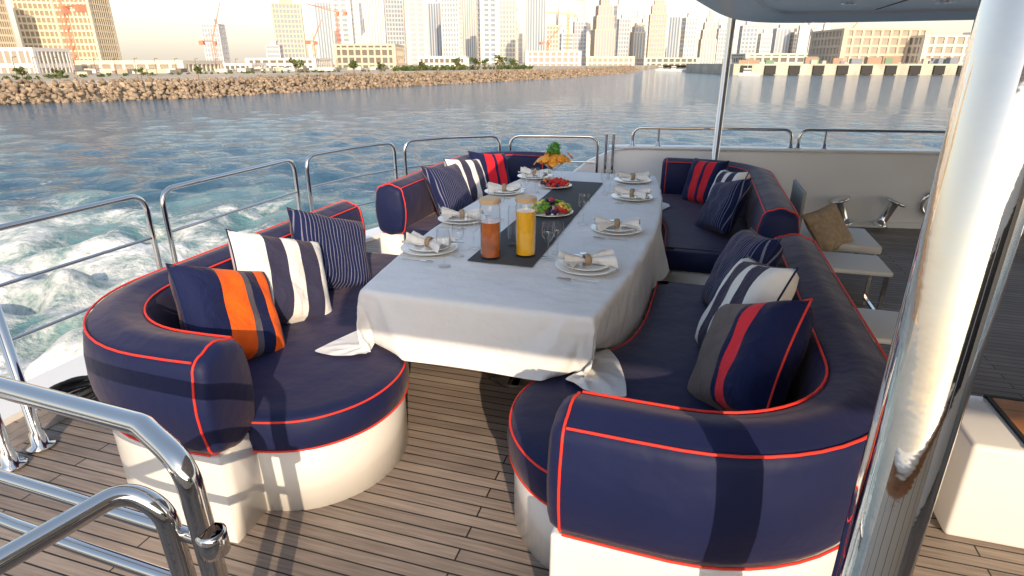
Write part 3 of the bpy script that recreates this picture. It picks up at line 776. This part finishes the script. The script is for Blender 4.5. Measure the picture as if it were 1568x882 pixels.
LOW=[(35,95,78,170,W_white,G_warm,4),(235,150,98,200,W_beige,G_warm,5),(360,70,100,260,W_white,G_dark,4),(568,88,70,330,W_brown,G_dark,4),(445,100,92,300,W_white,G_dark,4),(680,70,88,420,W_white,G_dark,4),(845,80,80,520,W_white,G_warm,5),(930,70,88,600,W_beige,G_warm,5),(1020,80,90,650,W_beige,G_dark,5),(1180,110,84,520,W_beige,G_dark,5),(1320,120,48,330,W_brown,G_warm,4.5),(1440,130,58,320,W_beige,G_warm,4.5),(1560,120,50,320,W_white,G_warm,4.5)]
for pu,pw,pv,D,wm_,gm,fl in LOW:
    tower('low_rise_building',U(pu),pw/964.,E(pv),D,wm_,gm,'grid',fl*.9,9,'flat',base=LZ)
M_crane=pmat('crane_paint',(.60,.22,.14),.6);M_crane2=pmat('crane_yellow',(.65,.42,.15),.6)
def crane(u,elm,D,jl,mat,ang=0,luff=0):
    x,y,_=C(u*D,D,0);z=1.75+elm*D;r=.11;mb=MB();w=.8
    for sx,sy in((-1,-1),(1,-1),(1,1),(-1,1)): mb.beam((x+sx*w,y+sy*w,LZ),(x+sx*w,y+sy*w,z),r*1.3)
    q=LZ;s=1
    while q<z-3: mb.beam((x-s*w,y-w,q),(x+s*w,y-w,q+3),r);mb.beam((x-s*w,y+w,q),(x+s*w,y+w,q+3),r);q+=3;s=-s
    a=A17+ang;dx,dy=math.cos(a),math.sin(a);cl=math.cos(luff);sl=math.sin(luff)
    tip=Vector((x+dx*jl*cl,y+dy*jl*cl,z+jl*sl));bk=Vector((x-dx*jl*.3,y-dy*jl*.3,z));o=Vector((x,y,z));ap=Vector((x,y,z+5))
    up=Vector((0,0,1.6))
    mb.beam(o,tip,r*1.6);mb.beam(o+up,tip,r);mb.beam(o,bk,r*1.6);mb.beam(ap,tip*.6+o*.4,r*.6);mb.beam(ap,bk,r*.6);mb.beam(o,ap,r*1.5)
    for k in range(12):
        p=o.lerp(tip,k/12);q2=(o+up).lerp(tip,(k+.5)/12);mb.beam(p,q2,r*.6);mb.beam(q2,o.lerp(tip,(k+1)/12),r*.6)
    mb.box((bk.x,bk.y,bk.z-1),(2.5,2.5,2.2),a);mb.box((x+1.2,y,z-1.2),(2,2,2),a)
    return mb.obj('tower_crane',mat)
crane(U(116),E(10),220,40,M_crane,2.6,.9)
crane(U(331),E(62),380,22,M_crane,0,1.2)
crane(U(484),E(62),420,16,M_crane,1,1.0)
crane(U(522),E(18),500,26,M_crane,2.9,.25)
crane(U(868),E(22),650,24,M_crane2,3.1,.1)
crane(U(1285),E(60),480,25,M_crane2,.2,.9)
crane(U(838),E(64),600,22,M_crane,.4,.8)
M_fol=pmat('foliage',(.065,.10,.022),.7,var=.5,vs=.8);M_trunk=pmat('bark',(.15,.10,.06),.9)
def leafcloud(mb,c,rx,rz,n,s):
    cl=[(Vector((random.gauss(0,.5)*rx,random.gauss(0,.5)*rx,random.uniform(-.6,.7)*rz)),random.uniform(.3,.55)*rx) for _ in range(9)]
    for i in range(n):
        q,r=random.choice(cl);p=Vector(c)+q+Vector((random.gauss(0,1),random.gauss(0,1),random.gauss(0,1))).normalized()*r*random.uniform(.5,1)
        a=Vector((random.gauss(0,1),random.gauss(0,1),random.gauss(0,1))).normalized()*s;b_=a.orthogonal().normalized()*s*.8
        k=len(mb.v);mb.v+=[tuple(p-a),tuple(p+b_),tuple(p+a),tuple(p-b_)];mb.f.append((k,k+1,k+2,k+3));mb.m.append(0)
def tree(u,D,h):
    x,y,_=C(u*D,D,0);mb=MB()
    leafcloud(mb,(x,y,LZ+h*.66),h*.36,h*.34,420,h*.05)
    for k in range(5):
        a=k*1.25;mb.beam((x,y,LZ+h*.3),(x+math.cos(a)*h*.22,y+math.sin(a)*h*.22,LZ+h*.65),h*.012,1)
    mb.lathe([(h*.04,LZ),(h*.025,LZ+h*.2),(h*.018,LZ+h*.55)],(x,y,0),8,1)
    mb.obj('shore_tree',[M_fol,M_trunk],recalc=False)
for pu,D,h in((456,125,3.3),(541,150,3.4),(583,165,2.8),(300,112,2.0),(645,190,3.0),(700,215,4),(728,225,4.6),(742,225,3.8),(765,235,5.2),(786,240,4.4),(212,105,1.8),(28,95,2.2),(85,98,1.8)):
    tree(U(pu),D,h)
mb=MB()
for k in range(90):
    pu=random.uniform(600,815);D=195+ (pu-600)*.3+random.uniform(0,15);x,y,_=C(U(pu)*D,D,0);r=random.uniform(.6,1.5)
    leafcloud(mb,(x,y,LZ+r*.6),r,r*.8,60,.25)
for k in range(70):
    pu=random.uniform(-60,600);D=max(92,92+(pu)*.16)+random.uniform(2,10);x,y,_=C(U(pu)*D,D,0);r=random.uniform(.3,.7)
    leafcloud(mb,(x,y,LZ+r*.5),r,r*.7,40,.15)
mb.obj('shore_bushes',M_fol,recalc=False)
mb=MB()
for k in range(26):
    pu=20+k*31;D=max(96,96+pu*.17);x,y,_=C(U(pu)*D,D,0)
    mb.beam((x,y,LZ),(x,y,LZ+3.4),.05);mb.beam((x,y,LZ+3.35),(x+.7,y+.2,LZ+3.45),.04)
mb.obj('promenade_lamp_posts',M_trunk)
mb=MB()
for k in range(120):
    pu=random.uniform(120,640);D=max(110,110+pu*.2)+random.uniform(0,50);x,y,_=C(U(pu)*D,D,0);s=random.uniform(.4,1.6)
    mb.box((x,y,LZ+s*.35),(s*random.uniform(1,3),s,s*.7),random.uniform(0,3),m=random.randint(0,2))
mb.obj('site_cabins',[W_white,W_brown,G_dark])
M_boat=pmat('boat_paint',(.7,.68,.65),.4)
for pu,D,l in((1062,330,12),(1088,300,9),(1035,360,9),(1150,236,9),(1015,380,8),(1075,390,14)):
    x,y,_=C(U(pu)*D,D,0);mb=MB()
    pr=[(-l/2,.0),(-l/2,1),( l*.2,1.0),(l/2,0),(l*.2,-1.0),(-l/2,-1)]
    k=len(mb.v)
    for z,s in((SEA-.2,.8),(SEA+1.1,1)):
        for px,py in pr: mb.v.append((x+px*s,y+py*s*1.2,z))
    for i in range(6): mb.f.append((k+i,k+(i+1)%6,k+6+(i+1)%6,k+6+i));mb.m.append(0)
    mb.f.append(tuple(k+6+i for i in range(6)));mb.m.append(0)
    mb.box((x-l*.1,y,SEA+1.9),(l*.3,1.5,1.6));mb.box((x-l*.1,y,SEA+2.0),(l*.31,1.52,.6),m=1)
    mb.beam((x-l*.1,y,SEA+2.7),(x-l*.1,y,SEA+5),.06)
    mb.obj('motor_boat',[M_boat,G_dark])
# ------------------------------------------------------------ light
w=bpy.data.worlds.new('World');sc.world=w;w.use_nodes=True;wt=w.node_tree
bg=wt.nodes['Background'];sk=wt.nodes.new('ShaderNodeTexSky');sk.sky_type='NISHITA';sk.sun_disc=False
EL=r_(23);sdir=Vector((.45,-.89,0)).normalized()
sk.sun_elevation=EL;sk.sun_rotation=math.atan2(sdir.x,sdir.y);sk.air_density=1.0;sk.dust_density=2.5;sk.ozone_density=1
tcw=wt.nodes.new('ShaderNodeTexCoord');sxw=wt.nodes.new('ShaderNodeSeparateXYZ');wt.links.new(tcw.outputs['Generated'],sxw.inputs[0])
mrw=wt.nodes.new('ShaderNodeMapRange');mrw.interpolation_type='SMOOTHSTEP';wt.links.new(sxw.outputs['Z'],mrw.inputs['Value'])
mrw.inputs['From Min'].default_value=-.05;mrw.inputs['From Max'].default_value=.42;mrw.inputs['To Min'].default_value=1;mrw.inputs['To Max'].default_value=0
mxw=wt.nodes.new('ShaderNodeMix');mxw.data_type='RGBA';wt.links.new(mrw.outputs[0],mxw.inputs['Factor'])
mxw.inputs['A'].default_value=(1.4,1.75,2.2,1);mxw.inputs['B'].default_value=(4.9,4.15,3.35,1)
adw=wt.nodes.new('ShaderNodeVectorMath');adw.operation='ADD';wt.links.new(sk.outputs[0],adw.inputs[0]);wt.links.new(mxw.outputs['Result'],adw.inputs[1])
wt.links.new(adw.outputs[0],bg.inputs[0]);bg.inputs[1].default_value=.15
sl=bpy.data.lights.new('sun','SUN');sl.energy=5.0;sl.angle=r_(.5);sl.color=(1,.78,.54)
so=link(bpy.data.objects.new('sun',sl));D_=Vector((sdir.x*math.cos(EL),sdir.y*math.cos(EL),math.sin(EL)))
so.rotation_euler=D_.to_track_quat('Z','Y').to_euler()
# ------------------------------------------------------------ camera
cd=bpy.data.cameras.new('camera');cd.sensor_width=36;cd.lens=20.66;cd.clip_start=.05;cd.clip_end=20000
co=link(bpy.data.objects.new('camera',cd));co.location=(0,0,1.75);co.rotation_euler=(r_(69),0,r_(17));sc.camera=co
sc.view_settings.view_transform='Standard';sc.view_settings.look='None'
